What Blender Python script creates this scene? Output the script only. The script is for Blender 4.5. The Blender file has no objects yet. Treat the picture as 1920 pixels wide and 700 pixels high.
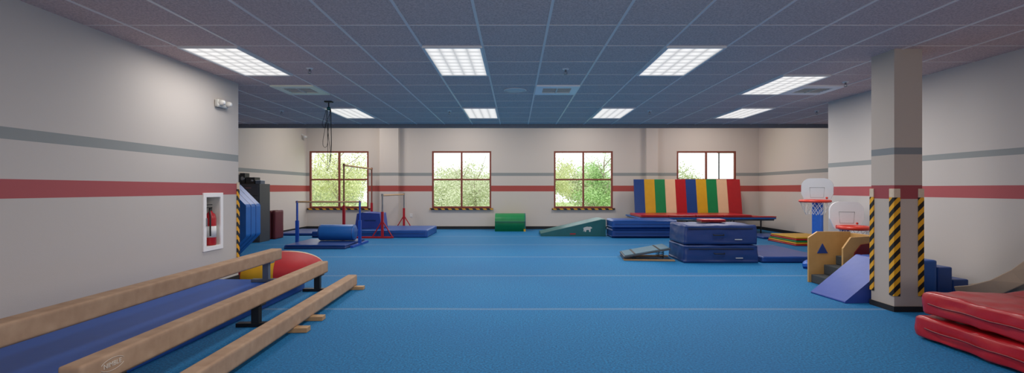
import bpy, bmesh, math, random
from mathutils import Vector, Matrix, noise
random.seed(7)
scene = bpy.context.scene
COL = scene.collection

# ------------------------------------------------------------------ colour / materials
def lin(h):
    h = h.lstrip('#')
    out = []
    for i in (0, 2, 4):
        c = int(h[i:i+2], 16) / 255
        out.append(c/12.92 if c <= .04045 else ((c+.055)/1.055)**2.4)
    return (*out, 1)

def newmat(name):
    m = bpy.data.materials.new(name); m.use_nodes = True
    nt = m.node_tree
    return m, nt, nt.nodes['Principled BSDF']

def M(name, hexcol, rough=.5, metal=0, nscale=30, namt=.08, bump=.1, spec=.5, tint=None):
    m, nt, b = newmat(name)
    N = nt.nodes; L = nt.links
    tc = N.new('ShaderNodeTexCoord')
    nz = N.new('ShaderNodeTexNoise'); nz.inputs['Scale'].default_value = nscale; nz.inputs['Detail'].default_value = 4
    L.new(tc.outputs['Object'], nz.inputs['Vector'])
    mx = N.new('ShaderNodeMix'); mx.data_type = 'RGBA'
    c = lin(hexcol)
    d = lin(tint) if tint else tuple(v*(1-namt*3) if i < 3 else 1 for i, v in enumerate(c))
    mx.inputs['A'].default_value = c; mx.inputs['B'].default_value = d
    L.new(nz.outputs['Fac'], mx.inputs['Factor'])
    L.new(mx.outputs['Result'], b.inputs['Base Color'])
    b.inputs['Roughness'].default_value = rough
    b.inputs['Metallic'].default_value = metal
    b.inputs['Specular IOR Level'].default_value = spec
    if bump:
        bp = N.new('ShaderNodeBump'); bp.inputs['Strength'].default_value = bump; bp.inputs['Distance'].default_value = .01
        L.new(nz.outputs['Fac'], bp.inputs['Height']); L.new(bp.outputs['Normal'], b.inputs['Normal'])
    return m

def mth(nt, op, a, b=None, c=None):
    n = nt.nodes.new('ShaderNodeMath'); n.operation = op
    for i, v in enumerate((a, b, c)):
        if v is None: continue
        if isinstance(v, (int, float)): n.inputs[i].default_value = v
        else: nt.links.new(v, n.inputs[i])
    return n.outputs[0]

def mixc(nt, fac, A, B):
    mx = nt.nodes.new('ShaderNodeMix'); mx.data_type = 'RGBA'
    nt.links.new(fac, mx.inputs['Factor'])
    for k, v in (('A', A), ('B', B)):
        if isinstance(v, tuple): mx.inputs[k].default_value = v
        else: nt.links.new(v, mx.inputs[k])
    return mx.outputs['Result']

def wallmat(name, base, r0, r1, g0, g1, redc='#b05c5f', grayc='#959998'):
    m, nt, b = newmat(name)
    geo = nt.nodes.new('ShaderNodeNewGeometry')
    sp = nt.nodes.new('ShaderNodeSeparateXYZ'); nt.links.new(geo.outputs['Position'], sp.inputs[0])
    z = sp.outputs['Z']
    red = mth(nt, 'MULTIPLY', mth(nt, 'GREATER_THAN', z, r0), mth(nt, 'LESS_THAN', z, r1))
    gry = mth(nt, 'MULTIPLY', mth(nt, 'GREATER_THAN', z, g0), mth(nt, 'LESS_THAN', z, g1))
    c1 = mixc(nt, red, lin(base), lin(redc))
    c2 = mixc(nt, gry, c1, lin(grayc))
    nt.links.new(c2, b.inputs['Base Color'])
    nz = nt.nodes.new('ShaderNodeTexNoise'); nz.inputs['Scale'].default_value = 120
    nt.links.new(geo.outputs['Position'], nz.inputs['Vector'])
    bp = nt.nodes.new('ShaderNodeBump'); bp.inputs['Strength'].default_value = .12; bp.inputs['Distance'].default_value = .004
    nt.links.new(nz.outputs['Fac'], bp.inputs['Height']); nt.links.new(bp.outputs['Normal'], b.inputs['Normal'])
    b.inputs['Roughness'].default_value = .75
    b.inputs['Specular IOR Level'].default_value = .25
    return m

def stripes_mat(name, ax, k, c0='#e8a81e', c1='#15130f'):
    m, nt, b = newmat(name)
    geo = nt.nodes.new('ShaderNodeNewGeometry')
    sp = nt.nodes.new('ShaderNodeSeparateXYZ'); nt.links.new(geo.outputs['Position'], sp.inputs[0])
    s = mth(nt, 'ADD', mth(nt, 'ADD', mth(nt, 'MULTIPLY', sp.outputs['X'], ax[0]), mth(nt, 'MULTIPLY', sp.outputs['Y'], ax[1])), mth(nt, 'MULTIPLY', sp.outputs['Z'], ax[2]))
    f = mth(nt, 'GREATER_THAN', mth(nt, 'FRACT', mth(nt, 'MULTIPLY', s, k)), .5)
    nt.links.new(mixc(nt, f, lin(c0), lin(c1)), b.inputs['Base Color'])
    b.inputs['Roughness'].default_value = .5
    return m

def carpet_mat():
    m, nt, b = newmat('blue_carpet')
    geo = nt.nodes.new('ShaderNodeNewGeometry')
    sp = nt.nodes.new('ShaderNodeSeparateXYZ'); nt.links.new(geo.outputs['Position'], sp.inputs[0])
    n1 = nt.nodes.new('ShaderNodeTexNoise'); n1.inputs['Scale'].default_value = 60; n1.inputs['Detail'].default_value = 8; n1.inputs['Roughness'].default_value = .78
    n2 = nt.nodes.new('ShaderNodeTexNoise'); n2.inputs['Scale'].default_value = .9; n2.inputs['Detail'].default_value = 5
    for n in (n1, n2): nt.links.new(geo.outputs['Position'], n.inputs['Vector'])
    rp = nt.nodes.new('ShaderNodeMapRange'); rp.inputs['From Min'].default_value = .38; rp.inputs['From Max'].default_value = .62
    nt.links.new(n1.outputs['Fac'], rp.inputs['Value'])
    c = mixc(nt, rp.outputs[0], lin('#064874'), lin('#1c8ecc'))
    rp2 = nt.nodes.new('ShaderNodeMapRange'); rp2.inputs['From Min'].default_value = .35; rp2.inputs['From Max'].default_value = .65; rp2.inputs['To Max'].default_value = .35
    nt.links.new(n2.outputs['Fac'], rp2.inputs['Value'])
    c = mixc(nt, rp2.outputs[0], c, lin('#0f66a2'))
    wob = mth(nt, 'MULTIPLY', mth(nt, 'SUBTRACT', n2.outputs['Fac'], .5), .05)
    yy = mth(nt, 'ADD', sp.outputs['Y'], wob)
    fr = mth(nt, 'FRACT', mth(nt, 'DIVIDE', mth(nt, 'SUBTRACT', yy, 5.05 - 1.96*10), 1.96))
    seam = mth(nt, 'MULTIPLY', mth(nt, 'LESS_THAN', fr, .034), mth(nt, 'ADD', mth(nt, 'MULTIPLY', n1.outputs['Fac'], .7), .05))
    c = mixc(nt, seam, c, lin('#8297ab'))
    nt.links.new(c, b.inputs['Base Color'])
    b.inputs['Roughness'].default_value = .7; b.inputs['Specular IOR Level'].default_value = .3
    bp = nt.nodes.new('ShaderNodeBump'); bp.inputs['Strength'].default_value = .7; bp.inputs['Distance'].default_value = .01
    nt.links.new(n1.outputs['Fac'], bp.inputs['Height']); nt.links.new(bp.outputs['Normal'], b.inputs['Normal'])
    return m

def tile_mat():
    m, nt, b = newmat('ceiling_tile')
    geo = nt.nodes.new('ShaderNodeNewGeometry')
    n1 = nt.nodes.new('ShaderNodeTexNoise'); n1.inputs['Scale'].default_value = 60; n1.inputs['Detail'].default_value = 8; n1.inputs['Roughness'].default_value = .75
    nt.links.new(geo.outputs['Position'], n1.inputs['Vector'])
    rp = nt.nodes.new('ShaderNodeMapRange'); rp.inputs['From Min'].default_value = .38; rp.inputs['From Max'].default_value = .58
    nt.links.new(n1.outputs['Fac'], rp.inputs['Value'])
    nt.links.new(mixc(nt, rp.outputs[0], lin('#bea49e'), lin('#e2c8c0')), b.inputs['Base Color'])
    bp = nt.nodes.new('ShaderNodeBump'); bp.inputs['Strength'].default_value = .2; bp.inputs['Distance'].default_value = .003
    nt.links.new(n1.outputs['Fac'], bp.inputs['Height']); nt.links.new(bp.outputs['Normal'], b.inputs['Normal'])
    b.inputs['Roughness'].default_value = .9; b.inputs['Specular IOR Level'].default_value = .15
    return m

def lens_mat():
    m, nt, b = newmat('prismatic_lens')
    tc = nt.nodes.new('ShaderNodeTexCoord')
    sp = nt.nodes.new('ShaderNodeSeparateXYZ'); nt.links.new(tc.outputs['Generated'], sp.inputs[0])
    def cell(o, n):
        f = mth(nt, 'FRACT', mth(nt, 'MULTIPLY', o, n))
        a = mth(nt, 'ABSOLUTE', mth(nt, 'SUBTRACT', mth(nt, 'MULTIPLY', f, 2), 1))
        return mth(nt, 'SUBTRACT', 1, mth(nt, 'POWER', a, 3))
    v = mth(nt, 'MULTIPLY', cell(sp.outputs['X'], 4), cell(sp.outputs['Y'], 8))
    st = mth(nt, 'ADD', mth(nt, 'MULTIPLY', v, .44), .48)
    b.inputs['Base Color'].default_value = (.3, .3, .3, 1)
    b.inputs['Emission Color'].default_value = (1, .98, .95, 1)
    nt.links.new(st, b.inputs['Emission Strength'])
    return m

mWallL = wallmat('painted_wall_left', '#cac3bd', 1.18, 1.325, 1.62, 1.71)
mWallR = wallmat('painted_wall_right', '#cac3bd', 1.15, 1.29, 1.605, 1.675)
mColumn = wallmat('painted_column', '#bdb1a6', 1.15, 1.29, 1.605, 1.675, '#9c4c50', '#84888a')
mWallB = wallmat('painted_wall_back', '#d3cac2', 1.18, 1.36, 1.665, 1.76, '#b0544e')
mCarpet = carpet_mat(); mTile = tile_mat(); mLens = lens_mat()
mTee = M('painted_metal_tee', '#ebdfda', .4, bump=0, namt=.01)
mWhite = M('white_paint', '#e4e4e4', .4, bump=0, namt=.02)
mOff = M('offwhite_plastic', '#d5d3cc', .45, bump=.02, namt=.02)
mLip = M('grey_lip', '#8b8a8e', .6, bump=.05)
mBlack = M('black_steel', '#16171a', .45, bump=.05)
mCab = M('dark_grey_steel', '#44474b', .45, bump=.05)
mDark = M('dark_rubber', '#1d2024', .7, bump=.1)
mFrame = M('window_frame_brown', '#8a4536', .5, bump=.05)
mBeam = M('beam_suede', '#c2a68c', .85, nscale=9, bump=.15, spec=.2, tint='#947660')
mBeamU = M('beam_wood', '#b8946a', .6, nscale=14, bump=.1)
mLogo = M('faded_print', '#e2d8cc', .7, bump=0)
mPly = M('plywood', '#d2a566', .5, nscale=8, bump=.05, tint='#b88d52')
mBarWood = M('bar_wood', '#cba377', .5, bump=.02)
mBlue = M('blue_vinyl', '#1f57a8', .38, nscale=6, bump=.25)
mBlueR = M('royal_blue_vinyl', '#2257ad', .45, nscale=4, bump=.12, tint='#1d4d9c')
mBlueM = M('blue_vinyl_medium', '#1f66b4', .4, nscale=6, bump=.25)
mNavy = M('navy_vinyl', '#233c74', .35, nscale=6, bump=.3)
mDkBlue = M('deep_blue_vinyl', '#20478f', .35, nscale=6, bump=.3)
mPurp = M('violet_blue_vinyl', '#3450a8', .42, nscale=5, bump=.25)
mTeal = M('teal_vinyl', '#12696c', .4, nscale=6, bump=.2)
mBoardTop = M('grey_blue_carpet_top', '#5d7c8e', .8, nscale=60, bump=.2)
mGreen = M('green_vinyl', '#0f8a4e', .4, nscale=6, bump=.2)
mRed = M('red_vinyl', '#bb2029', .3, nscale=9, bump=.4)
mRedMat = M('matte_red_vinyl', '#b8252c', .6, nscale=9, bump=.1, spec=.3)
mYelMat = M('matte_yellow_vinyl', '#dca623', .6, nscale=9, bump=.1, spec=.3)
mCreamMat = M('matte_cream_vinyl', '#d8c6a8', .6, nscale=9, bump=.1, spec=.3)
mDkRed = M('dark_red_vinyl', '#7c1620', .4, nscale=5, bump=.3)
mMaroon = M('maroon_vinyl', '#64202a', .5, nscale=5, bump=.3)
mYel = M('yellow_vinyl', '#e0ac22', .4, nscale=6, bump=.2)
mCream = M('cream_vinyl', '#efc6a0', .4, nscale=6, bump=.2, namt=.04)
mCap = M('cream_cap', '#e0cbb2', .5, bump=.05)
mRedP = M('red_powdercoat', '#c0202a', .35, bump=.02)
mBlueP = M('blue_powdercoat', '#1c4fb4', .35, bump=.02)
mBluePl = M('blue_plastic', '#2468cc', .35, bump=.02)
mGreyBlue = M('grey_blue_steel', '#5b6678', .5, bump=.03)
mBoard = M('grey_plastic_board', '#c6c9cd', .4, bump=.02, namt=.02)
mOutl = M('grey_print', '#9a9da2', .5, bump=0)
mWhPl = M('white_plastic_board', '#f0f1f4', .4, bump=.02, namt=.02)
mRedPl = M('red_plastic', '#e0412e', .35, bump=.02)
mNet = M('white_cord', '#dedede', .8, bump=0)
mSlide = M('taupe_plastic', '#b09a84', .35, nscale=4, bump=.05)
mGreyC = M('charcoal_carpet', '#44484a', .95, nscale=80, bump=.5)
mSteel = M('brushed_steel', '#9a9ca0', .3, metal=.9, bump=.02)
mLeaf = M('hazed_spring_leaves', '#bfcb88', .7, nscale=2, bump=0, tint='#d8d9a8')  # all three leaf colours are whitened to paint in atmospheric haze
mLeaf2 = M('hazed_green_leaves', '#92bd6e', .7, nscale=2, bump=0, tint='#b2d18e')
mLeafP = M('hazed_pale_leaves', '#cfd2ae', .7, nscale=2, bump=0, tint='#c0cba6')
mBark = M('bark', '#b4a999', .9, nscale=12)
mGrass = M('grass', '#a4bb78', .9, nscale=3)
mCautW = stripes_mat('caution_tape_sill', (1, 0, .9), 4.6, '#cf9a2a', '#2a2622')
mCautC = stripes_mat('caution_guard', (1, -1, -1), 8.5)
mGlass = bpy.data.materials.new('window_glass'); mGlass.use_nodes = True
_nt = mGlass.node_tree; _nt.nodes.clear()
_o = _nt.nodes.new('ShaderNodeOutputMaterial'); _t = _nt.nodes.new('ShaderNodeBsdfTransparent'); _g = _nt.nodes.new('ShaderNodeBsdfGlossy'); _g.inputs['Roughness'].default_value = .05
_m = _nt.nodes.new('ShaderNodeMixShader'); _m.inputs[0].default_value = .04
_nt.links.new(_t.outputs[0], _m.inputs[1]); _nt.links.new(_g.outputs[0], _m.inputs[2]); _nt.links.new(_m.outputs[0], _o.inputs[0])

# ------------------------------------------------------------------ mesh builder
class MB:
    def __init__(s): s.v = []; s.f = []; s.m = []; s.s = []
    def add(s, vs, fs, m=0, smooth=False):
        o = len(s.v); s.v += [Vector(v) for v in vs]
        for f in fs: s.f.append([i+o for i in f]); s.m.append(m); s.s.append(smooth)
        return s
    def box(s, x0, x1, y0, y1, z0, z1, m=0):
        vs = [(x, y, z) for x in (x0, x1) for y in (y0, y1) for z in (z0, z1)]
        return s.add(vs, [(0,1,3,2),(4,6,7,5),(0,4,5,1),(2,3,7,6),(0,2,6,4),(1,5,7,3)], m)
    def prism(s, pts, ax, a0, a1, m=0, mcap=None, smooth=False):
        def mk(p, a):
            return {'x': (a, p[0], p[1]), 'y': (p[0], a, p[1]), 'z': (p[0], p[1], a)}[ax]
        n = len(pts)
        o = [mk(p, a0) for p in pts] + [mk(p, a1) for p in pts]
        s.add(o, [(i, (i+1) % n, (i+1) % n+n, i+n) for i in range(n)], m, smooth)
        s.add(o, [list(range(n))[::-1], list(range(n, 2*n))], m if mcap is None else mcap)
        return s
    def tube(s, pts, r, m=0, seg=10, closed=False, cap=True):
        pts = [Vector(p) for p in pts]; n = len(pts)
        rr = r if isinstance(r, (list, tuple)) else [r]*n
        up = None; vs = []
        for i, p in enumerate(pts):
            if closed: t = pts[(i+1) % n]-pts[i-1]
            else: t = pts[min(i+1, n-1)]-pts[max(i-1, 0)]
            t.normalize()
            if up is None:
                up = Vector((0, 0, 1)) if abs(t.z) < .9 else Vector((1, 0, 0))
            a = up - t*up.dot(t)
            if a.length < 1e-5: a = t.orthogonal()
            a.normalize(); up = a; b = t.cross(a)
            for k in range(seg):
                an = 2*math.pi*k/seg
                vs.append(p + (a*math.cos(an)+b*math.sin(an))*rr[i])
        fs = []
        for i in range(n if closed else n-1):
            j = (i+1) % n
            for k in range(seg):
                k2 = (k+1) % seg
                fs.append((i*seg+k, i*seg+k2, j*seg+k2, j*seg+k))
        s.add(vs, fs, m, True)
        if not closed and cap:
            s.add([vs[k] for k in range(seg)], [list(range(seg))], m)
            s.add([vs[(n-1)*seg+k] for k in range(seg)], [list(range(seg))], m)
        return s
    def rev(s, prof, c, ax='z', m=0, seg=24):
        vs = []; c = Vector(c)
        for (r, h) in prof:
            for k in range(seg):
                a = 2*math.pi*k/seg; u, w = r*math.cos(a), r*math.sin(a)
                vs.append(c+Vector({'z': (u, w, h), 'x': (h, u, w), 'y': (u, h, w)}[ax]))
        n = len(prof)
        fs = [(i*seg+k, i*seg+(k+1) % seg, (i+1)*seg+(k+1) % seg, (i+1)*seg+k) for i in range(n-1) for k in range(seg)]
        return s.add(vs, fs, m, True)
    def soft(s, x0, x1, y0, y1, z0, z1, m=0, r=.03, amp=.006, cuts=11, bulge=.0, sc=3.0, fn=None, side=0):
        bm = bmesh.new(); bmesh.ops.create_cube(bm, size=2)
        bmesh.ops.subdivide_edges(bm, edges=bm.edges[:], cuts=cuts, use_grid_fill=True)
        h = Vector(((x1-x0)/2, (y1-y0)/2, (z1-z0)/2)); c = Vector(((x0+x1)/2, (y0+y1)/2, (z0+z1)/2))
        r = min(r, h.x*.8, h.y*.8, h.z*.8)
        lim = 1-2/(cuts+1); lim2 = 1-4/(cuts+1)
        vs = []
        for v in bm.verts:
            q = v.co.copy()
            for i in range(3):
                t = abs(q[i])
                if t < .999 and t >= lim-1e-4:
                    q[i] = math.copysign(1-r/h[i], q[i])
                elif cuts >= 9 and t >= lim2-1e-4 and t < .999 and 1-2.2*r/h[i] > lim2:
                    q[i] = math.copysign(1-2.2*r/h[i], q[i])
            p = Vector((q.x*h.x, q.y*h.y, q.z*h.z))
            inn = Vector([max(-h[i]+r, min(h[i]-r, p[i])) for i in range(3)])
            d = p-inn
            if d.length > 1e-6: p = inn+d.normalized()*r
            n = Vector((v.co.x**5, v.co.y**5, v.co.z**5))
            if n.length > 0: n.normalize()
            k = noise.noise((p+c)*sc)+.5*noise.noise((p+c)*sc*2.7)-.9
            p += n*(amp*k)
            if bulge:
                bx = (1-v.co.x**2)*(1-v.co.y**2)
                if v.co.z > .99: p.z += bulge*bx
            if side:
                bz = 1-v.co.z**2
                if abs(v.co.x) > .99: p.x += math.copysign(side*bz, v.co.x)
                if abs(v.co.y) > .99: p.y += math.copysign(side*bz, v.co.y)
            w = p+c
            w.z = min(max(w.z, z0), z1+bulge)
            if v.co.z < -.99 and not side: w.z = z0
            if fn: w = Vector(fn(w))
            vs.append(w)
        bm.verts.index_update()
        fs = [[v.index for v in f.verts] for f in bm.faces]
        bm.free()
        return s.add(vs, fs, m, True)
    def obj(s, name, mats, bevel=0, **kw):
        lo = Vector([min(v[i] for v in s.v) for i in range(3)]); hi = Vector([max(v[i] for v in s.v) for i in range(3)])
        c = (lo+hi)/2; c.z = lo.z
        me = bpy.data.meshes.new(name)
        me.from_pydata([v-c for v in s.v], [], s.f)
        if not isinstance(mats, (list, tuple)): mats = [mats]
        for mt in mats: me.materials.append(mt)
        me.polygons.foreach_set('material_index', s.m)
        me.polygons.foreach_set('use_smooth', s.s)
        bm = bmesh.new(); bm.from_mesh(me); bmesh.ops.recalc_face_normals(bm, faces=bm.faces[:]); bm.to_mesh(me); bm.free()
        me.update()
        o = bpy.data.objects.new(name, me); o.location = c; COL.objects.link(o)
        if bevel:
            md = o.modifiers.new('bevel', 'BEVEL'); md.width = bevel; md.segments = 2; md.limit_method = 'ANGLE'
        for k, v in kw.items(): o[k] = v
        return o

def struct(o): o['kind'] = 'structure'; return o
def root(name, label, cat, loc, group=None):
    e = bpy.data.objects.new(name, None); e.location = loc; e.empty_display_size = .1; COL.objects.link(e)
    e['label'] = label; e['category'] = cat
    if group: e['group'] = group
    return e
def part(p, o, label=None):
    base = Vector(p.location); q = p
    while q.parent: q = q.parent; base += Vector(q.location)
    o.parent = p; o.location = Vector(o.location)-base
    if label: o['label'] = label
    return o
def dup(r, loc, rot=None):
    def cp(o, par):
        n = o.copy(); COL.objects.link(n)
        if par: n.parent = par
        for c in list(o.children): cp(c, n)
        return n
    n = cp(r, None); n.location = loc
    if rot is not None: n.rotation_euler = rot
    return n
def text(name, s, size, loc, rot, mat, extrude=.001):
    cu = bpy.data.curves.new(name+'_c', 'FONT'); cu.body = s; cu.size = size; cu.extrude = extrude
    cu.align_x = 'CENTER'; cu.align_y = 'CENTER'
    t = bpy.data.objects.new(name+'_t', cu); COL.objects.link(t)
    bpy.context.view_layer.update()
    me = bpy.data.meshes.new_from_object(t.evaluated_get(bpy.context.evaluated_depsgraph_get()))
    bpy.data.objects.remove(t)
    o = bpy.data.objects.new(name, me); COL.objects.link(o); me.materials.clear(); me.materials.append(mat)
    o.location = loc; o.rotation_euler = rot
    return o
def area(name, loc, sx, sy, e, col=(1, .96, .9), rot=(0, 0, 0)):
    l = bpy.data.lights.new(name, 'AREA'); l.shape = 'RECTANGLE'; l.size = sx; l.size_y = sy; l.energy = e; l.color = col
    o = bpy.data.objects.new(name, l); o.location = loc; o.rotation_euler = rot; COL.objects.link(o)

# ------------------------------------------------------------------ room shell
CH = 2.68; RH = 3.7; YB = 15.25; XL = -3.75; XR = 5.15; XRL = -6.52; XRR = 7.62; YE = 10.7
struct(MB().box(XRL-.2, XRR+.2, -3.2, YB+.2, -.15, 0).obj('floor', mCarpet))
struct(MB().box(XRL-.2, XRR+.2, -3.2, YE, CH, CH+.12).obj('ceiling', mTile))
struct(MB().box(XRL-.2, XRR+.2, YE, YB+.2, RH, RH+.12).obj('ceiling_rear', mOff))
struct(MB().box(XRL, XRR, YE, YE+.1, 2.6, RH).obj('trim_1', mLip))
w = MB(); cy0, cy1, cz0, cz1 = 5.90, 6.19, .545, 1.155
w.box(XL-.2, XL, -3, cy0, 0, CH).box(XL-.2, XL, cy1, 6.61, 0, CH).box(XL-.2, XL, cy0, cy1, 0, cz0).box(XL-.2, XL, cy0, cy1, cz1, CH).box(XL-.2, XL-.17, cy0, cy1, cz0, cz1)
struct(w.obj('wall_left', mWallL))
struct(MB().box(XRL-.15, XL-.2, 6.46, 6.61, 0, CH).obj('wall_left_return', mWallL))
struct(MB().box(XRL-.15, XRL, 6.61, YB+.15, 0, RH).obj('wall_left_rear', mWallB))
struct(MB().box(XR, XR+.2, -3, 8.03, 0, CH).obj('wall_right', mWallR))
struct(MB().box(XR+.2, XRR+.15, 7.88, 8.03, 0, CH).obj('wall_right_return', mWallR))
struct(MB().box(XRR, XRR+.15, 8.03, YB+.15, 0, RH).obj('wall_right_rear', mWallB))
struct(MB().box(XL-.2, XR+.2, -3.15, -3, 0, CH).obj('wall_front', mWallL))
wins = [(-6.43, -4.58), (-2.60, -.75), (1.21, 3.05), (5.05, 6.90)]
WZ0, WZ1 = .66, 2.44
w = MB(); xs = XRL
w.box(XRL, XRR, YB, YB+.15, 0, WZ0).box(XRL, XRR, YB, YB+.15, WZ1, RH)
for a, b in wins:
    w.box(xs, a, YB, YB+.15, WZ0, WZ1); xs = b
w.box(xs, XRR, YB, YB+.15, WZ0, WZ1)
w.box(-4.18, -3.6, YB-.22, YB, 0, RH)
w.box(4.06, 4.42, YB-.15, YB, 0, RH)
struct(w.obj('wall_back', mWallB))
bb = MB().box(-3.6, 4.06, YB-.015, YB, 0, .09).box(XRL, -4.18, YB-.015, YB, 0, .09).box(4.42, XRR, YB-.015, YB, 0, .09)
struct(bb.obj('baseboard_back', mDark))
struct(MB().box(XRL, XRL+.015, 6.61, YB-.02, 0, .09).obj('baseboard_left_rear', mDark))
struct(MB().box(XRR-.015, XRR, 8.03, YB-.02, 0, .09).obj('baseboard_right_rear', mDark))
struct(MB().box(XR-.015, XR, -3, 8.03, 0, .09).obj('baseboard_right', mDark))
struct(MB().box(XL, XL+.015, -3, 6.61, 0, .09).obj('baseboard_left', mDark))
for i, (a, b) in enumerate(wins):
    fr = MB(); t = .052; y0, y1 = YB+.0, YB+.07
    fr.box(a, a+t, y0, y1, WZ0, WZ1).box(b-t, b, y0, y1, WZ0, WZ1).box(a+t, b-t, y0, y1, WZ1-t, WZ1).box(a+t, b-t, y0, y1, WZ0, WZ0+t)
    mx = (a+b)/2; mz = WZ0+(WZ1-WZ0)*.5
    fr.box(mx-.027, mx+.027, y0, y1, WZ0+t, WZ1-t).box(a+t, b-t, y0+.01, y1, mz-.025, mz+.025)
    o = struct(fr.obj('window_%d' % (i+1), mFrame, bevel=.004))
    g = MB().box(a+t, b-t, y0+.035, y0+.04, WZ0+t, WZ1-t).obj('glass_pane', mGlass); part(o, g)
    s = MB().box(a-.06, b+.06, YB-.05, YB+.05, WZ0-.03, WZ0, 0).box(a-.06, b+.06, YB-.055, YB-.045, WZ0-.058, WZ0-.008, 1).obj('window_sill', [mFrame, mCautW]); part(o, s)
PX, PY = .61, .61; gx0, gy0 = -.935, 4.86
tg = MB()
k = int((XRL-gx0)/PX)
x = gx0+k*PX
while x < XRR:
    tg.box(x-.012, x+.012, -3, YE, CH-.006, CH+.001); x += PX
y = gy0-12*PY
while y < YE:
    tg.box(XRL, XRR, y-.006, y+.006, CH-.003, CH+.001); y += PY
struct(tg.obj('trim_2', mTee))

# column
cx0, cx1, cyy0, cyy1 = 3.86, 4.145, 4.97, 5.29
struct(MB().box(cx0, cx1, cyy0, cyy1, 0, CH).obj('wall_column', mColumn))
struct(MB().box(cx0-.012, cx1+.012, cyy0-.012, cyy1+.012, 0, .055).obj('baseboard_column', mDark))
def guard(cx, cy, sx, sy, z0=.16, z1=1.165, wd=.045, t=.012, label='yellow and black striped foam corner guard on column'):
    r = root('corner_guard', label, 'corner guard', (cx, cy, z0), 'corner guards')
    def L(z0, z1, m, nm):
        b = MB()
        X = sorted((cx, cx-sx*wd)); Y = sorted((cy, cy-sy*wd))
        ox = sorted((cx, cx+sx*t)); oy = sorted((cy, cy+sy*t))
        b.box(X[0] if sx > 0 else ox[0], X[1] if sx < 0 else ox[1], oy[0], oy[1], z0, z1)
        b.box(ox[0], ox[1], Y[0], Y[1], z0, z1)
        part(r, b.obj(nm, m, bevel=.003))
    L(z0, z1, mCautC, 'striped_strip'); L(z1, z1+.09, mCap, 'end_cap')
    return r
guard(cx0, cyy0, -1, -1, wd=.055); guard(cx1, cyy0, 1, -1); guard(cx0, cyy1, -1, 1)
guard(XL, 6.61, 1, 1, .33, 1.25, label='yellow and black striped corner guard on wall end')

# ------------------------------------------------------------------ ceiling fixtures
def troffer(cx, y0):
    r = root('ceiling_light', 'white recessed fluorescent troffer with prismatic lens', 'ceiling light', (cx, y0+.61, CH-.03), 'ceiling troffers')
    a, b, c, d = cx-.3, cx+.3, y0+.005, y0+1.215
    f = MB(); t = .022; z0, z1 = CH-.022, CH-.002
    f.box(a, b, c, c+t, z0, z1).box(a, b, d-t, d, z0, z1).box(a, a+t, c+t, d-t, z0, z1).box(b-t, b, c+t, d-t, z0, z1)
    part(r, f.obj('light_frame', mWhite))
    part(r, MB().box(a+t, b-t, c+t, d-t, CH-.014, CH-.004).obj('light_lens', mLens))
    return r
t0 = troffer(-3.07, 4.86)
spots = [(-.63, 4.86), (1.81, 4.86), (3.64, 6.08), (-3.07, 8.52), (-.63, 8.52), (1.81, 8.52), (4.25, 8.52), (-.63, 1.2), (1.81, 1.2)]  # last two are out of view, added to brighten the near room
for (x, y) in spots:
    dup(t0, (x, y+.61, CH-.03))
for (x, y) in [(-3.07, 4.86)]+spots:
    area('troffer_lamp', (x, y+.61, CH-.024), .54, 1.14, 14 if (x, y) == (-3.07, 4.86) else (24 if y < 2 else 31), (1, .95, .90))
def vent(cx, cy, mt=None):
    mt = mt or mWhite
    r = root('air_vent', 'white square ceiling air diffuser with louvres', 'air vent', (cx, cy, CH-.03), 'ceiling air diffusers')
    f = MB(); z0, z1 = CH-.02, CH-.002
    f.box(cx-.3, cx+.3, cy-.3, cy-.17, z0, z1).box(cx-.3, cx+.3, cy+.17, cy+.3, z0, z1).box(cx-.3, cx-.2, cy-.17, cy+.17, z0, z1).box(cx+.2, cx+.3, cy-.17, cy+.17, z0, z1)
    part(r, f.obj('vent_frame', mt))
    part(r, MB().box(cx-.2, cx+.2, cy-.17, cy+.17, CH-.006, CH-.002).obj('vent_duct', mBlack))
    s = MB()
    for i in range(5):
        yy = cy-.15+i*.07
        s.box(cx-.2, cx-.01, yy, yy+.018, CH-.014, CH-.006).box(cx+.01, cx+.2, yy, yy+.018, CH-.014, CH-.006)
    s.box(cx-.01, cx+.01, cy-.17, cy+.17, CH-.022, CH-.006)
    part(r, s.obj('louvre', mOff))
    return r
mVent = M('bright_white_enamel', '#fbf8f6', .4, bump=0, namt=.01)
v0 = vent(.59, 6.995, mVent); dup(v0, (4.25, 6.995, CH-.03))
mGreenRefl = M('white_paint_green_reflection', '#f4f8e0', .4, bump=0, namt=.02)  # green reflection on the white vent, painted into its colour
v1 = vent(-3.07, 6.995, mGreenRefl); v1['label'] = 'white square ceiling air diffuser with louvres and painted green reflection'
r = root('ceiling_speaker', 'round white ceiling speaker grille', 'speaker', (0, 7.03, CH-.03))
part(r, MB().rev([(0, -.012), (.13, -.012), (.15, -.004), (.15, 0)], (0, 7.03, CH-.002)).obj('grille', mOff))
part(r, MB().rev([(.15, -.01), (.165, -.008), (.165, 0), (.15, 0)], (0, 7.03, CH-.002)).obj('rim', mWhite))
def sprinkler(x, y):
    r = root('sprinkler_head', 'small ceiling fire sprinkler head', 'sprinkler', (x, y, CH-.07), 'sprinkler heads')
    part(r, MB().rev([(0, -.01), (.035, -.008), (.04, 0)], (x, y, CH)).obj('escutcheon', mWhite))
    part(r, MB().rev([(.012, -.035), (.012, -.008)], (x, y, CH), seg=10).tube([(x-.015, y, CH-.035), (x-.018, y, CH-.05), (x, y, CH-.062)], .003, seg=6).tube([(x+.015, y, CH-.035), (x+.018, y, CH-.05), (x, y, CH-.062)], .003, seg=6).obj('frame', mSteel))
    part(r, MB().rev([(0, -.066), (.02, -.066), (.02, -.062), (0, -.062)], (x, y, CH), seg=12).obj('deflector', mSteel))
    return r
s0 = sprinkler(-2.43, 5.77)
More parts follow.
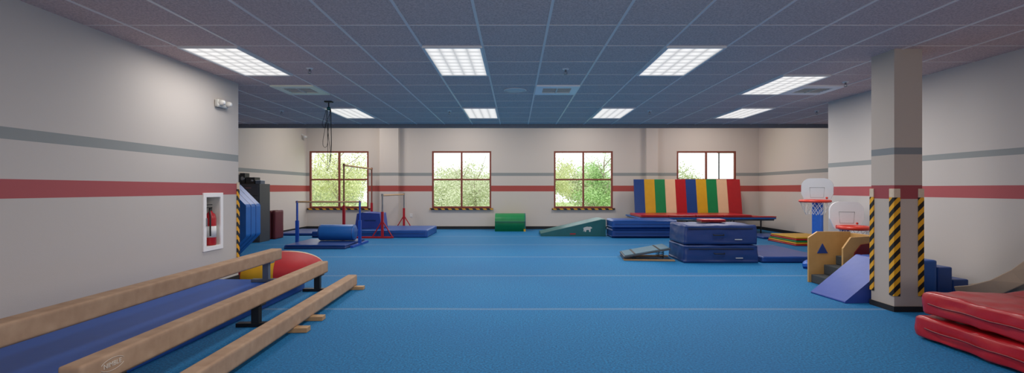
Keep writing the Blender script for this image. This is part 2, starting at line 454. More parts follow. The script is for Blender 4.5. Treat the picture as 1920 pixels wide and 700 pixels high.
for x, y in [(.6, 5.8), (4.4, 6.5), (-1.2, 8.9), (2.45, 8.9), (-4.26, 8.9), (5.5, 8.9)]: dup(s0, (x, y, CH-.07))

px, py = -3.03, 7.93
r = root('spotting_rope', 'dark ropes hanging in loops from ceiling pulley', 'rope', (px, py, 1.62))
part(r, MB().box(px-.06, px+.06, py-.04, py+.04, CH-.02, CH-.001).tube([(px, py, CH-.02), (px, py, CH-.1)], .01).obj('ceiling_mount', mBlack))
part(r, MB().rev([(.0, -.012), (.03, -.012), (.02, 0), (.03, .012), (0, .012)], (px, py, CH-.12), 'y').obj('pulley', mTeal))
for j, (dx, L, off) in enumerate([(.05, 1.0, .0), (-.04, .86, .03), (.045, .62, -.07), (.06, .3, -.09)]):
    pts = []
    for i in range(33):
        a = i/32; ww = math.sin(math.pi*a)
        zz = CH-.13 - L*ww**.7
        pts.append((px+off*ww+dx*2*(a-.5)*(.6+.5*ww)+.02*math.sin(9*a+j)*ww, py+.02*math.cos(7*a+j), zz))
    part(r, MB().tube(pts, .0038, seg=6).obj('rope_loop', mDark))

ex, ey, ez = XL, 6.18, 2.28
r = root('emergency_light', 'white twin head emergency light mounted on wall', 'emergency light', (ex+.04, ey, ez))
part(r, MB().soft(ex, ex+.06, ey-.11, ey+.11, ez, ez+.1, r=.03, amp=0, cuts=6).obj('housing', mOff))
for dy in (-.07, .07):
    part(r, MB().rev([(0, -.04), (.03, -.04), (.036, .0), (.032, .025), (0, .035)], (ex+.08, ey+dy, ez+.055), 'x', seg=20).obj('lamp_head', mOff))
    part(r, MB().rev([(0, .04), (.022, .037), (.025, .03)], (ex+.08, ey+dy, ez+.055), 'x', seg=20).obj('lamp_lens', mWhite))

r = root('security_camera', 'small white security camera on wall', 'security camera', (-6.4, 14.9, 2.8))
part(r, MB().tube([(-6.52, 14.9, 2.92), (-6.44, 14.9, 2.88)], .02).obj('bracket', mWhite))
part(r, MB().rev([(0, -.08), (.035, -.08), (.04, .05), (0, .06)], (-6.4, 14.9, 2.85), 'y', seg=14).obj('camera_body', mWhite))
r = root('wall_outlet', 'white electrical outlet plate on wall', 'outlet', (-3.25, YB-.01, .37))
part(r, MB().box(-3.29, -3.21, YB-.008, YB, .37, .49).obj('cover_plate', mWhite, bevel=.002))
for z in (.385, .44):
    part(r, MB().box(-3.265, -3.235, YB-.011, YB-.007, z, z+.035).obj('socket', mOff))

# fire extinguisher cabinet
r = root('extinguisher_cabinet', 'white recessed fire extinguisher cabinet set in wall', 'cabinet', (XL-.08, 6.045, cz0))
f = MB(); t = .05
f.box(XL, XL+.018, cy0-t, cy0+.004, cz0-t, cz1+t).box(XL, XL+.018, cy1-.004, cy1+t, cz0-t, cz1+t).box(XL, XL+.018, cy0, cy1, cz1-.004, cz1+t).box(XL, XL+.018, cy0, cy1, cz0-t, cz0+.004)
part(r, f.obj('cabinet_frame', mVent, bevel=.003))
q = MB(); e = .004
q.box(XL-.168, XL-.16, cy0+e, cy1-e, cz0+e, cz1-e).box(XL-.16, XL, cy0+.001, cy0+e, cz0+e, cz1-e).box(XL-.16, XL, cy1-e, cy1-.001, cz0+e, cz1-e).box(XL-.16, XL, cy0+e, cy1-e, cz0+.001, cz0+e).box(XL-.16, XL, cy0+e, cy1-e, cz1-e, cz1-.001)
part(r, q.obj('cabinet_liner', mOff))
part(r, MB().box(XL+.018, XL+.03, cy0-.01, cy0+.0, .8, .9).obj('cabinet_latch', mSteel))
hx, hy = XL-.06, 6.10
r = root('fire_extinguisher', 'red fire extinguisher standing inside wall cabinet', 'fire extinguisher', (hx, hy, cz0+.005))
zb = cz0+.005
part(r, MB().rev([(0, 0), (.058, 0), (.064, .015), (.064, .33), (.052, .385), (.025, .41), (.02, .43), (0, .43)], (hx, hy, zb)).obj('cylinder_body', mRedP))
part(r, MB().rev([(.0645, .1), (.0655, .1), (.0655, .24), (.0645, .24)], (hx, hy, zb)).obj('paper_label', mWhite))
part(r, MB().rev([(.018, .43), (.018, .47), (0, .47)], (hx, hy, zb), seg=12).box(hx-.012, hx+.012, hy-.09, hy+.02, zb+.465, zb+.475).box(hx-.012, hx+.012, hy-.1, hy+.02, zb+.5, zb+.51).obj('valve_handle', mBlack))
part(r, MB().tube([(hx+.0, hy-.02, zb+.45), (hx+.03, hy-.06, zb+.42), (hx+.04, hy-.065, zb+.35), (hx+.04, hy-.065, zb+.12)], .009, seg=8).obj('hose', mBlack))

# ------------------------------------------------------------------ balance beams
def beam(cx, cy, top, rot, body_h, legs, label, L=3.7, wd=.12, z_on=0., kind='steel'):
    r = root('balance_beam', label, 'balance beam', (cx, cy, z_on), 'balance beams')
    y0, y1 = cy-L/2, cy+L/2
    b = MB().soft(cx-wd/2, cx+wd/2, y0, y1, top-body_h, top, r=.014, amp=.0012, cuts=9)
    part(r, b.obj('beam_body', mBeam))
    for ly in legs:
        if kind == 'wood':
            part(r, MB().box(cx-.17, cx+.17, ly-.045, ly+.045, 0, top-body_h+.001).obj('foot', mBeamU, bevel=.004))
        else:
            mt = mBlack if kind == 'steel' else mGreyBlue
            b = MB().box(cx-.035, cx+.035, ly-.03, ly+.03, z_on+.03, top-body_h+.001).box(cx-.17, cx+.17, ly-.035, ly+.035, z_on, z_on+.035).box(cx-wd/2-.004, cx+wd/2+.004, ly-.05, ly+.05, top-body_h-.012, top-body_h+.004)
            part(r, b.obj('leg', mt, bevel=.003))
    r.rotation_euler = (0, 0, rot)
    return r
MT = .125
beam(-2.97, 4.34, .5, .03, .135, [2.6, 5.92], 'highest tan suede balance beam on grey steel legs', wd=.14, z_on=MT+.002, kind='grey')
b2 = beam(-2.355, 4.34, .342, .04, .14, [2.75, 4.45, 5.98], 'tan suede balance beam on low black steel legs')
beam(-1.985, 4.33, .170, .04, .13, [2.7, 4.28, 4.66, 6.08], 'low tan balance beam on wooden floor blocks', kind='wood')
tx = text('brand_lettering', 'NIMBLE', .038, (0, 0, 0), (math.pi/2, 0, math.pi/2), mLogo)
tx.location = (-2.355+.0598, 2.70, .282); part(b2, tx, 'pale printed brand lettering')
for s in (1, -1):
    pts = [(-2.355+.0602, 2.70+.085*math.cos(a), .282+.034*s*math.sin(a)) for a in [math.pi*(.12+.76*i/16) for i in range(17)]]
    part(b2, MB().tube(pts, .0016, seg=5).obj('logo_arc', mLogo), 'pale printed logo arc')

r = root('folding_mat', 'long royal blue vinyl folding mat lying under balance beams', 'gym mat', (-3.17, 3.2, 0))
for a, b in ((-.1, 2.9), (2.9, 6.1)):
    part(r, MB().soft(-3.73, -2.63, a, b, 0, MT, r=.006, amp=.001, cuts=11).obj('mat_panel', mBlueR))

dcx, dcy, R, Hh = -3.5, 7.27, .62, .32
r = root('dome_mat', 'low round padded foam dome with red and yellow wedges', 'foam dome', (dcx, dcy, 0))
cols = [mCreamMat, mRedMat, mYelMat, mBlue, mRedMat, mYelMat, mRedMat, mRedMat]
for k in range(8):
    vs = []; fs = []; na, nr = 6, 10
    a0 = 2*math.pi*k/8+.30
    for i in range(nr+1):
        t = i/nr*math.pi/2
        rad = R*math.sin(t)**.9 if t > 0 else 0; zz = .06+(Hh-.06)*math.cos(t)
        for j in range(na+1):
            a = a0+j/na*math.pi/4; vs.append((dcx+rad*math.cos(a), dcy+rad*math.sin(a), zz))
    for i in range(nr):
        for j in range(na):
            q = i*(na+1)+j; fs.append((q, q+1, q+na+2, q+na+1))
    n0 = len(vs)
    for j in range(na+1):
        a = a0+j/na*math.pi/4; vs.append((dcx+R*math.cos(a), dcy+R*math.sin(a), 0))
    for j in range(na): fs.append((nr*(na+1)+j, nr*(na+1)+j+1, n0+j+1, n0+j))
    part(r, MB().add(vs, fs, 0, True).obj('dome_wedge', cols[k]))

ox, oz = -5.53, .675
def octo(rr, n=8): return [(ox+rr/math.cos(math.pi/8)*math.cos(math.pi/8+i*math.pi/4), oz+rr/math.cos(math.pi/8)*math.sin(math.pi/8+i*math.pi/4)) for i in range(n)]
r = root('octagon_tumbler', 'large blue vinyl octagon tumbling mat standing on side', 'octagon mat', (ox, 9.1, 0))
part(r, MB().prism(octo(.675), 'y', 8.8, 9.3, 0).obj('octagon_body', mBlueM, bevel=.03))
part(r, MB().prism(octo(.45), 'y', 8.785, 8.802, 0).obj('octagon_face', mDkBlue, bevel=.006))
for k in range(2):
    part(r, MB().prism(octo(.678), 'y', 8.96+k*.17, 8.975+k*.17).obj('seam_band', mDkBlue))

r = root('filing_cabinet', 'dark grey steel filing cabinet against wall', 'filing cabinet', (-6.25, 11.65, 0))
part(r, MB().box(-6.5, -5.98, 11.42, 11.9, 0, 1.375).obj('cabinet_body', mCab, bevel=.005))
for i in range(5):
    z = .05+i*.262
    d = part(r, MB().box(-6.48, -6.0, 11.4, 11.42, z, z+.25).obj('drawer', mCab, bevel=.004))
    h = MB().box(-6.3, -6.16, 11.385, 11.4, z+.17, z+.19).obj('handle', mSteel)
    h.parent = d; h.location = Vector(h.location)-Vector(d.location)-Vector(r.location)
r = root('stereo', 'black compact stereo system on filing cabinet', 'stereo', (-6.3, 11.6, 1.375))
part(r, MB().box(-6.35, -6.14, 11.5, 11.75, 1.375, 1.53).obj('receiver', mBlack, bevel=.004))
part(r, MB().rev([(0, -.01), (.03, -.01), (.03, 0)], (-6.2, 11.5, 1.45), 'y', seg=14).obj('knob', mSteel))
part(r, MB().box(-6.49, -6.37, 11.5, 11.7, 1.375, 1.63).obj('speaker', mBlack, bevel=.004))
part(r, MB().rev([(0, -.004), (.045, -.008), (.05, 0)], (-6.43, 11.5, 1.5), 'y', seg=16).obj('speaker_cone', mSteel))
r = root('storage_box', 'small grey storage box on filing cabinet', 'box', (-6.06, 11.6, 1.375))
part(r, MB().box(-6.12, -6.0, 11.5, 11.7, 1.375, 1.45).obj('box_body', mGreyBlue, bevel=.003))
part(r, MB().box(-6.125, -5.995, 11.495, 11.705, 1.45, 1.465).obj('box_lid', mWhite, bevel=.003))
r = root('folding_mat', 'dull maroon folded mat standing against wall', 'gym mat', (-6.1, 12.3, 0))
for k in range(2):
    part(r, MB().soft(-6.18+k*.11, -6.08+k*.11, 12.15, 12.6, 0, .72, r=.03, amp=.005).obj('mat_panel', mMaroon))

# ------------------------------------------------------------------ single training bar
r = root('training_bar', 'low horizontal training bar with blue steel frame', 'gymnastics bar', (-4.17, 10.9, 0))
part(r, MB().tube([(-4.9, 10.9, .965), (-3.44, 10.9, .965)], .02, seg=12).obj('bar_rail', mBarWood))
for X in (-4.87, -3.47):
    part(r, MB().box(X-.03, X+.03, 10.87, 10.93, .03, .55).tube([(X, 10.9, .5), (X, 10.9, .99)], .022).obj('upright', mBlueP))
    part(r, MB().box(X-.03, X+.03, 10.35, 11.45, .0, .05).obj('foot', mBlueP, bevel=.004))
r = root('landing_mat', 'dark blue vinyl mat beneath training bar', 'gym mat', (-4.18, 10.8, 0))
part(r, MB().soft(-4.82, -3.53, 10.15, 11.5, 0, .045, r=.02, amp=.003).obj('mat_panel', mNavy))
part(r, MB().soft(-4.81, -3.54, 10.17, 11.5, .045, .09, r=.02, amp=.003).obj('mat_panel', mDkBlue))
r = root('foam_roll', 'blue vinyl foam roll resting on mat', 'foam roll', (-4.0, 11.0, .09))
part(r, MB().rev([(0, -.4), (.15, -.4), (.175, -.385), (.18, -.36), (.18, .36), (.175, .385), (.15, .4), (0, .4)], (-4.0, 11.0, .272), 'x', seg=32).obj('roll_body', mBlueM))
for s in (-.366, .366):
    part(r, MB().rev([(.179, s-.006), (.182, s), (.179, s+.006)], (-4.0, 11.0, .272), 'x', seg=32).obj('piping', mNavy))

# uneven bars
r = root('uneven_bars', 'uneven gymnastics bars with wooden rails and red frame', 'uneven bars', (-3.87, 13.65, 0))
def up(X, Y, H):
    part(r, MB().box(X-.03, X+.03, Y-.03, Y+.03, .04, .62*H if H < 1.5 else .45*H).obj('upright', mRedP, bevel=.004))
    part(r, MB().tube([(X, Y, .4*H), (X, Y, H+.03)], .02).tube([(X, Y, H-.02), (X, Y, H+.04)], .028).obj('upright_extension', mSteel if H < 1.5 else mFrame))
for X, H in ((-4.36, 1.86), (-3.38, 1.09)):
    for Y in (12.42, 14.83): up(X, Y, H)
    part(r, MB().tube([(X, 12.40, H), (X, 14.85, H)], .022, seg=12).obj('high_bar_rail' if H > 1.5 else 'low_bar_rail', mBarWood))
for Y in (12.42, 14.83):
    part(r, MB().box(-4.5, -3.1, Y-.03, Y+.03, 0, .045).obj('base_rail', mRedP, bevel=.004))
    part(r, MB().tube([(-3.13, Y, .04), (-3.38, Y, .45)], .015).tube([(-3.63, Y, .04), (-3.38, Y, .45)], .015).obj('brace', mRedP))
r = root('crash_mat', 'wide blue vinyl crash mat under uneven bars', 'gym mat', (-3.28, 13.4, 0))
part(r, MB().soft(-4.28, -2.26, 12.56, 14.1, 0, .2, r=.03, amp=.005).obj('mat_cover', mBlue))
part(r, MB().box(-4.2, -2.35, 12.558, 12.566, .095, .105).obj('zip_seam', mNavy))
r = root('crash_mat', 'blue vinyl mat beside uneven bars', 'gym mat', (-4.8, 13.4, 0))
part(r, MB().soft(-5.25, -4.31, 12.56, 14.1, 0, .17, r=.03, amp=.005).obj('mat_cover', mDkBlue))
part(r, MB().box(-5.2, -4.36, 12.558, 12.566, .08, .09).obj('zip_seam', mNavy))
r = root('foam_block', 'blue trapezoid foam block resting on crash mat', 'foam block', (-3.93, 13.3, .2))
part(r, MB().prism([(-4.26, .2), (-3.55, .2), (-3.6, .6), (-4.05, .63), (-4.2, .6)], 'y', 12.95, 13.6).obj('block_cover', mPurp, bevel=.02))
part(r, MB().box(-4.0, -3.7, 12.94, 12.952, .4, .43).obj('carry_handle', mNavy))
r = root('floor_mat', 'thin blue mat lying against rear wall', 'gym mat', (-6.0, 13.9, 0))
part(r, MB().soft(-6.4, -5.4, 13.1, 14.6, 0, .07, r=.02, amp=.003).obj('mat_panel', mDkBlue))

# green barrel
r = root('foam_arch', 'green vinyl half round foam barrel by rear wall', 'foam barrel', (-.15, 14.75, 0))
pr = [(14.42, 0), (14.42, .3)]+[(14.77-.35*math.cos(a), .3+.22*math.sin(a)) for a in [math.pi*i/12 for i in range(1, 12)]]+[(15.12, .3), (15.12, 0)]
part(r, MB().prism(pr, 'x', -.6, .28, 0, smooth=True).obj('foam_body', mGreen))
part(r, MB().prism(pr, 'x', .28, .31).obj('end_panel', mTeal))
part(r, MB().box(-.6, .31, 14.405, 14.42, .28, .29).obj('seam', mTeal))
part(r, MB().box(.25, .31, 14.39, 14.41, 0, .07).obj('end_tab', mYel))

# teal wedge
r = root('wedge_mat', 'teal and blue vinyl incline wedge mat with bear emblem', 'wedge mat', (1.55, 13.3, 0))
part(r, MB().prism([(.68, 0), (2.4, 0), (2.4, .44), (2.28, .44), (.68, .07)], 'y', 12.92, 13.9).obj('wedge_cover', mTeal, bevel=.015))
part(r, MB().prism([(.70, .078), (2.28, .447), (2.39, .447), (2.39, .44), (2.28, .438), (.70, .07)], 'y', 12.95, 13.87).obj('wedge_top', mTeal))
bear = [(0, 0), (.02, .09), (.0, .14), (.06, .17), (.14, .19), (.22, .18), (.27, .19), (.33, .15), (.31, .12), (.27, .11), (.27, .0), (.22, .0), (.21, .07), (.12, .07), (.1, 0), (.05, 0), (.05, .06)]
part(r, MB().prism([(1.80+x*.72, .12+z*.72) for x, z in bear], 'y', 12.912, 12.92).obj('bear_emblem', mOff), 'white bear emblem')
part(r, MB().box(1.45, 1.6, 12.91, 12.92, .05, .08).obj('handle', mRed), 'red strap handle')

for z0, z1, lab in ((0, .235, 'lower dark blue vinyl mat in stack'), (.235, .47, 'upper dark blue vinyl mat in stack')):
    r = root('stacked_mat', lab, 'gym mat', (3.3, 12.8, z0), 'stacked blue mats')
    part(r, MB().soft(2.46, 4.15, 12.45, 13.22, z0, z1, r=.04, amp=.008).obj('mat_cover', mDkBlue if z0 == 0 else mBlue))
    part(r, MB().box(2.55, 4.05, 12.45, 12.46, z0+.11, z0+.12).obj('zip_seam', mNavy))

# trampoline
TX0, TX1, TY0, TY1, TZ = 3.4, 7.12, 13.3, 15.05, .47
r = root('trampoline', 'rectangular trampoline with blue edge pads and steel legs', 'trampoline', ((TX0+TX1)/2, 14.1, 0))
part(r, MB().tube([(TX0+.05, TY0+.05, TZ-.06), (TX1-.05, TY0+.05, TZ-.06), (TX1-.05, TY1-.05, TZ-.06), (TX0+.05, TY1-.05, TZ-.06)], .025, closed=True, seg=8).obj('steel_frame', mSteel))
part(r, MB().box(TX0+.3, TX1-.3, TY0+.25, TY1-.25, TZ-.05, TZ-.04).obj('jump_bed', mBlack))
pm = MB()
pm.box(TX0, TX1-.0, TY0, TY0+.28, TZ-.04, TZ).box(TX0, TX1, TY1-.28, TY1, TZ-.04, TZ).box(TX0, TX0+.3, TY0+.28, TY1-.28, TZ-.04, TZ)
part(r, pm.obj('edge_pad', mBlueM, bevel=.012))
part(r, MB().box(TX1-.3, TX1, TY0+.28, TY1-.28, TZ-.04, TZ).box(TX1-.62, TX1+.02, TY0+.03, TY0+.3, TZ, TZ+.035).obj('end_pad', mRed, bevel=.008), 'red end pad')
for X in (TX0+.3, 4.7, 5.9, TX1-.4):
    for Y in (TY0+.05, TY1-.05):
        part(r, MB().tube([(X, Y, TZ-.06), (X, Y, .02), (X+.01, Y, 0)], .02, seg=8).obj('leg', mBlack))
r = root('folding_mat', 'red folding panel mat lying on trampoline', 'gym mat', (5.0, 13.8, TZ+.002))
for i in range(4):
    part(r, MB().soft(3.43+i*.76, 4.185+i*.76, 13.32, 14.6, TZ+.002, TZ+.075, r=.015, amp=.002).obj('mat_panel', mRed))
r = root('panel_mat', 'rainbow striped folding panel mat leaning upright on trampoline', 'gym mat', (5.12, 14.75, TZ))
pc = [mDkBlue, mYel, mGreen, mCream, mRed, mDkBlue, mYel, mGreen, mCream, mRed]
for i, mt in enumerate(pc):
    x0 = 3.62+i*.315; x1 = x0+.3145
    if i == 9: x1 += .09
    b = MB().box(x0, x1, 14.72, 14.77, TZ+.001, 1.55)
    for v in b.v: v.y += (v.z-TZ)*.17
    part(r, b.obj('mat_panel', mt, bevel=.004))
r = root('floor_mat', 'thin blue mat lying beside trampoline', 'gym mat', (6.9, 12.8, 0))
part(r, MB().soft(6.2, 7.5, 12.2, 13.2, 0, .06, r=.02, amp=.003).obj('mat_panel', mDkBlue))

for (z0, z1, ins, lab) in ((0, .31, 0, 'lower navy vinyl spotting block with zip seam'), (.31, .65, .03, 'upper navy vinyl spotting block stacked on another')):
    r = root('spotting_block', lab, 'spotting block', (3.48, 8.65, z0), 'stacked navy blocks')
    def fn(p, z0=z0, z1=z1):
        k = 1-.03*(p.z-z0)/(z1-z0)
        return (3.48+(p.x-3.48)*k, p.y, p.z)
    part(r, MB().soft(2.83+ins*.7, 4.13-ins*.3, 8.23+ins, 9.1, z0, z1, r=.035, amp=.014, bulge=.0, fn=fn, sc=4, cuts=15).obj('block_cover', mNavy))
    part(r, MB().box(2.93, 4.02, 8.225+ins, 8.245+ins, z1-.075, z1-.065).obj('zip_seam', mDark))
    part(r, MB().box(3.72, 3.84, 8.225+ins, 8.242+ins, z0+.08, z0+.092).obj('maker_tag', mBoard), 'small pale printed maker tag')
    part(r, MB().tube([(3.35, 8.225+ins, z0+.17), (3.36, 8.2+ins, z0+.16), (3.52, 8.2+ins, z0+.16), (3.53, 8.225+ins, z0+.17)], .01, seg=6).obj('carry_handle', mDark))
r = root('folding_mat', 'small red folded mat resting on navy block', 'gym mat', (3.6, 8.85, .65))
for k in range(2):
    part(r, MB().soft(3.36, 3.8, 8.8, 9.06, .651+k*.028, .678+k*.028, r=.01, amp=.002).obj('mat_panel', mRed if k else mDkRed))
r = root('floor_mat', 'dark blue flat mat lying beside navy blocks', 'gym mat', (4.7, 8.9, 0))
part(r, MB().soft(4.17, 5.3, 8.25, 10.0, 0, .11, r=.025, amp=.005).obj('mat_cover', mDkBlue))
part(r, MB().box(4.25, 5.0, 8.25, 8.26, .05, .058).obj('zip_seam', mNavy))

# springboard
r = root('springboard', 'vaulting springboard with grey blue carpet top and wooden base', 'springboard', (2.38, 8.8, 0))
part(r, MB().prism([(1.93, .05), (2.72, .20), (2.72, .225), (1.93, .075)], 'y', 8.45, 9.15).obj('top_board', mCab))
part(r, MB().prism([(1.95, .079), (2.70, .2215), (2.70, .235), (1.95, .092)], 'y', 8.48, 9.12).obj('carpet_top', mBoardTop))
for a in (2.1, 2.52):
    h = .079+(a-1.95)*.19+.01
    part(r, MB().prism([(a, h), (a+.03, h+.0057), (a+.03, h+.0117), (a, h+.006)], 'y', 8.48, 9.12).obj('grip_strip', mBlack))
for y in (8.48, 9.04):
    part(r, MB().box(1.93, 2.80, y, y+.08, 0, .025).obj('base_runner', mBeamU, bevel=.004))
part(r, MB().box(1.93, 2.08, 8.56, 9.04, .0, .05).obj('base_nose', mCab, bevel=.004))
for Y in (8.6, 9.0):
    pts = [(2.6+.035*math.cos(i*.7), Y+.035*math.sin(i*.7), .03+i*.0032) for i in range(48)]
    part(r, MB().tube(pts, .006, seg=6).obj('spring', mBlack))
r.rotation_euler = (0, 0, math.radians(-6))

r = root('panel_mat', 'folded multicoloured thin panel mat stacked on floor', 'gym mat', (6.5, 11.1, 0))
for k, mt in enumerate([mRed, mYel, mGreen, mRed, mYel]):
    part(r, MB().soft(6.15+k*.02, 7.1, 10.7+k*.03, 11.9, k*.036, k*.036+.034, r=.012, amp=.002, cuts=7).obj('mat_panel', mt))

# ------------------------------------------------------------------ toy basketball hoops
def hoop(x, y, zr, bw, bh, rr, rot, mb, lab, pw=.06, tr=.02):
    r = root('toy_basketball_hoop', lab, 'basketball hoop', (x, y, 0), 'toy basketball hoops')
    part(r, MB().soft(x-.2, x+.2, y-.1, y+.2, 0, .12, r=.05, amp=0, cuts=8).obj('base', mBluePl))
    part(r, MB().soft(x-pw, x+pw, y-.02, y+.06, .11, zr+.02, r=.02, amp=0, cuts=6).obj('pole', mBluePl))
    z0 = zr-.03; pts = [(x-bw*.36, z0), (x+bw*.36, z0)]
    for cxx, czz, a0, rad, sw in ((x+bw/2-.06, z0+bh*.4, -40, .06, 50), (x+bw/2-.13, z0+bh-.13, 5, .13, 80), (x-bw/2+.13, z0+bh-.13, 95, .13, 80), (x-bw/2+.06, z0+bh*.4, 170, .06, 50)):
        for i in range(6):
            a = math.radians(a0+i*sw/5); pts.append((cxx+rad*math.cos(a), czz+rad*math.sin(a)))
    part(r, MB().prism(pts, 'y', y-.06, y-.025).obj('backboard', mb, bevel=.01))
    sq = [(x-bw*.2, y-.06, z0+.08), (x+bw*.2, y-.06, z0+.08), (x+bw*.23, y-.06, z0+bh*.62), (x-bw*.23, y-.06, z0+bh*.62)]
    part(r, MB().tube(sq, .003, closed=True, seg=6).obj('target_outline', mOutl))
    part(r, MB().rev([(0, -.006), (.016, -.004), (.016, 0)], (x+bw*.3, y-.06, z0+bh*.2), 'y', seg=16).obj('maker_badge', mRedPl), 'small round red maker badge')
    cy = y-.07-rr-.03
    ring = [(x+rr*math.cos(a), cy+rr*math.sin(a), zr) for a in [2*math.pi*i/28 for i in range(28)]]
    part(r, MB().tube(ring, tr, closed=True, seg=8).box(x-rr*.8, x+rr*.8, y-.12, y-.055, zr-.03, zr+.02).obj('rim', mRedPl))
    nt = MB()
    for i in range(12):
        for s in (1, -1):
            pp = []
            for j in range(7):
                t = j/6; a = 2*math.pi*i/12+s*t*.8; q = rr*(1-.4*t)
                pp.append((x+q*math.cos(a), cy+q*math.sin(a), zr-.01-.2*t))
            nt.tube(pp, .003, seg=4)
    part(r, nt.obj('net', mNet))
    r.rotation_euler = (0, 0, math.radians(rot))
hoop(4.72, 7.62, 1.07, .43, .38, .2, -38, mBoard, 'toy basketball hoop with grey backboard and red rim', .075)
hoop(4.79, 7.09, .71, .44, .39, .18, -12, mWhPl, 'shorter toy basketball hoop with white backboard', tr=.028)

# wooden play climber
r = root('play_climber', 'wooden toddler play climber with carpeted steps', 'play climber', (4.3, 6.35, 0))
part(r, MB().prism([(3.94, 0), (4.5, 0), (4.5, .68), (4.06, .68), (3.94, .60)], 'y', 6.55, 6.58).obj('side_panel', mPly, bevel=.004))
part(r, MB().prism([(4.05, .39), (4.19, .39), (4.12, .52)], 'y', 6.538, 6.551).obj('triangle_window', mDkBlue), 'blue triangular window')
part(r, MB().prism([(4.14, .12), (4.14, .5), (4.24, .64), (4.56, .66), (4.56, 0), (4.2, 0)], 'y', 6.16, 6.19).obj('side_panel', mPly, bevel=.004))
part(r, MB().prism([(4.25, .28), (4.28, .45), (4.36, .55), (4.5, .57), (4.5, .28)], 'y', 6.145, 6.161).obj('panel_inset', mDkRed), 'dark red inset panel')
for a, z0, z1 in ((3.97, 0, .11), (4.14, .11, .24), (4.3, .24, .36)):
    part(r, MB().box(a, 4.5, 6.19, 6.55, z0, z1).obj('carpeted_step', mGreyC, bevel=.01))
part(r, MB().box(4.5, 4.56, 6.19, 6.55, .0, .66).obj('back_panel', mPly))

fx, fy = 3.58, 5.60
r = root('foam_climber', 'blue vinyl foam ramp and steps behind column', 'foam climber', (fx, fy, 0))
part(r, MB().prism([(fx, 0), (fx+.62, 0), (fx+.62, .46), (fx+.58, .46), (fx, .02)], 'y', fy-.27, fy+.27).obj('foam_ramp', mPurp, bevel=.012))
part(r, MB().soft(fx+.625, fx+1.1, fy-.27, fy+.27, 0, .46, r=.02, amp=.002).obj('foam_platform', mBlue))
part(r, MB().box(fx+1.105, fx+1.28, fy-.27, fy+.27, 0, .38).box(fx+1.28, fx+1.48, fy-.27, fy+.27, 0, .24).obj('foam_steps', mDkBlue, bevel=.015))
r.rotation_euler = (0, 0, math.radians(5))

# slide
r = root('toy_slide', 'curved taupe plastic slide chute beside wall', 'slide', (4.9, 4.6, 0))
path = [(4.70, 5.08, .12), (4.76, 4.95, .16), (4.84, 4.78, .25), (4.90, 4.6, .38), (4.93, 4.4, .56), (4.94, 4.2, .74), (4.94, 4.0, .88), (4.94, 3.75, .95)]
prof = [(-.18, .13), (-.15, .13), (-.13, .02), (.13, .02), (.15, .13), (.18, .13), (.16, -.02), (-.16, -.02)]
vs = []; fs = []; n = len(prof)
for i, p in enumerate(path):
    p = Vector(p); t = (Vector(path[min(i+1, len(path)-1)])-Vector(path[max(i-1, 0)])).normalized()
    side = t.cross(Vector((0, 0, 1))).normalized(); upv = side.cross(t)
    for a, b in prof: vs.append(p+side*a+upv*b)
for i in range(len(path)-1):
    for k in range(n): fs.append((i*n+k, i*n+(k+1) % n, (i+1)*n+(k+1) % n, (i+1)*n+k))
fs += [list(range(n)), [(len(path)-1)*n+k for k in range(n)]]
part(r, MB().add(vs, fs).obj('chute', mSlide, bevel=.008))
part(r, MB().box(4.80, 5.08, 3.72, 3.8, 0, .93).obj('support_frame', mSlide, bevel=.01))
part(r, MB().box(4.64, 4.8, 4.98, 5.08, 0, .1).obj('foot', mSlide, bevel=.01))

for (z0, z1, dx, lab) in ((0, .20, 0, 'lower red vinyl cushion mat in stack'), (.20, .405, .03, 'upper creased red vinyl mat in stack')):
    r = root('cushion_mat', lab, 'gym mat', (3.95, 3.4, z0), 'stacked red mats')
    part(r, MB().soft(3.375+dx, 4.55, 2.4, 4.135-dx, z0, z1, r=.032, amp=.017, cuts=35, sc=5.0, side=.010).obj('mat_cover', mRed))
    part(r, MB().tube([(3.37+dx, 2.5+i*.076, (z0+z1)/2+.004*math.sin(i*1.3)) for i in range(21)], .006, seg=6).obj('zip_seam', mDkRed))

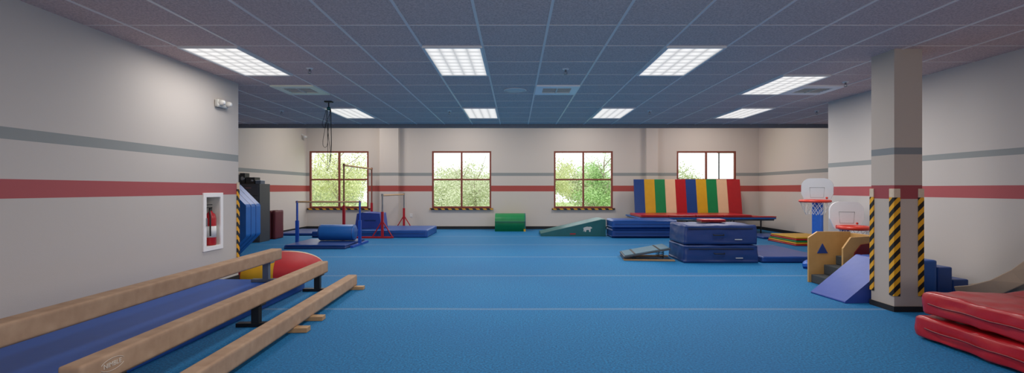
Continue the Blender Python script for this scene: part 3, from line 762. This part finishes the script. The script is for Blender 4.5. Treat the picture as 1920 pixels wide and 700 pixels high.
# ------------------------------------------------------------------ outside
o = MB().box(-60, 60, YB+1, 120, -2.2, -2).obj('ground', mGrass); o['kind'] = 'structure'
def tree(x, y, h, rad, mt, lab, nl=2600, ls=1.0):
    r = root('tree', lab, 'tree', (x, y, -2), 'trees outside the windows')
    b = MB().tube([(x, y, -2), (x+.1, y, 0), (x-.05, y, h*.45), (x+.05, y, h*.8)], [.14, .1, .07, .03], seg=8)
    for i in range(12):
        a = i*2.4; z = h*.1+i*h*.055
        b.tube([(x, y, z), (x+rad*.5*math.cos(a), y+rad*.5*math.sin(a), z+rad*.35), (x+rad*.9*math.cos(a), y+rad*.9*math.sin(a), z+rad*.8)], [.04, .02, .01], seg=5)
    part(r, b.obj('trunk', mBark))
    vs = []; fs = []
    cl = [(max(-rad, min(rad, random.gauss(0, rad*.55))), random.gauss(0, rad*.4), h*.4+random.gauss(0, h*.26)) for _ in range(60)]
    for i in range(nl):
        c = random.choice(cl); p = Vector((x+c[0]+random.gauss(0, rad*.15), y+c[1]+random.gauss(0, rad*.15), c[2]+random.gauss(0, rad*.15)))
        d1 = Vector((random.gauss(0, 1), random.gauss(0, 1), random.gauss(0, 1))).normalized(); d2 = d1.orthogonal().normalized()
        s = random.uniform(.04, .085)*ls; q = len(vs)
        vs += [p-d1*s, p+d2*s*.5, p+d1*s, p-d2*s*.5]; fs.append((q, q+1, q+2, q+3))
    f = MB().add(vs, fs).obj('foliage', mt); f['kind'] = 'stuff'; part(r, f)
    return r
T1 = tree(-9.8, 27, 4.2, 2.0, mLeaf, 'yellow green spring tree outside window', 11000, .85)
T2 = tree(4.9, 27, 3.8, 1.4, mLeaf2, 'bright green leafy tree outside window', 10000, .85)
T3 = tree(-2.6, 31, 2.3, 2.3, mLeafP, 'tree paled by painted haze outside window', 9000, 1.0)
dup(T1, (2.6, 36, -2), (0, 0, 2))
for x, y in [(-7.8, 37), (-15.5, 39)]: dup(T3, (x, y, -2), (0, 0, x))
T5 = tree(-5.5, 49, 2.8, 3.4, mLeafP, 'distant pale green tree outside window', 12000, 2.0)
for x, y, a in [(-18.5, 50, 1.3), (7.5, 50, 2.2), (17.0, 56, 4.0)]: dup(T5, (x, y, -2), (0, 0, a))
r = root('street_light', 'tall dark parking lot light pole', 'street light', (9.6, 23, -2))
part(r, MB().tube([(9.6, 23, -2), (9.6, 23, 3.0)], .035, seg=8).obj('pole', mBlack))
part(r, MB().box(9.55, 10.4, 22.9, 23.1, 2.95, 3.05).obj('lamp_head', mBlack))

# ------------------------------------------------------------------ light
wd = bpy.data.worlds.new('World'); scene.world = wd; wd.use_nodes = True
bg = wd.node_tree.nodes['Background']; bg.inputs[0].default_value = (.95, .98, 1, 1); bg.inputs[1].default_value = 2.0
for x in (-4.6, -1.5, 2.0, 5.6):
    area('rear_ceiling_lamp', (x, 13.4, RH-.05), .6, 1.2, 52, (1, .92, .84))
# unseen fill light added behind the camera, aimed up and forward at the ceiling
area('ceiling_fill', (.6, -2.2, 1.1), 2.4, 1.2, 90, (1, .94, .9), (math.radians(122), 0, 0))

# ------------------------------------------------------------------ camera
cam = bpy.data.cameras.new('camera'); co = bpy.data.objects.new('camera', cam); COL.objects.link(co)
co.location = (0, 0, 1.25); co.rotation_euler = (math.pi/2, 0, 0)
cam.sensor_width = 36; cam.lens = 36*915/1920; cam.shift_x = -6/1920; cam.shift_y = 5/1920
cam.clip_end = 300
scene.camera = co
scene.view_settings.view_transform = 'Standard'
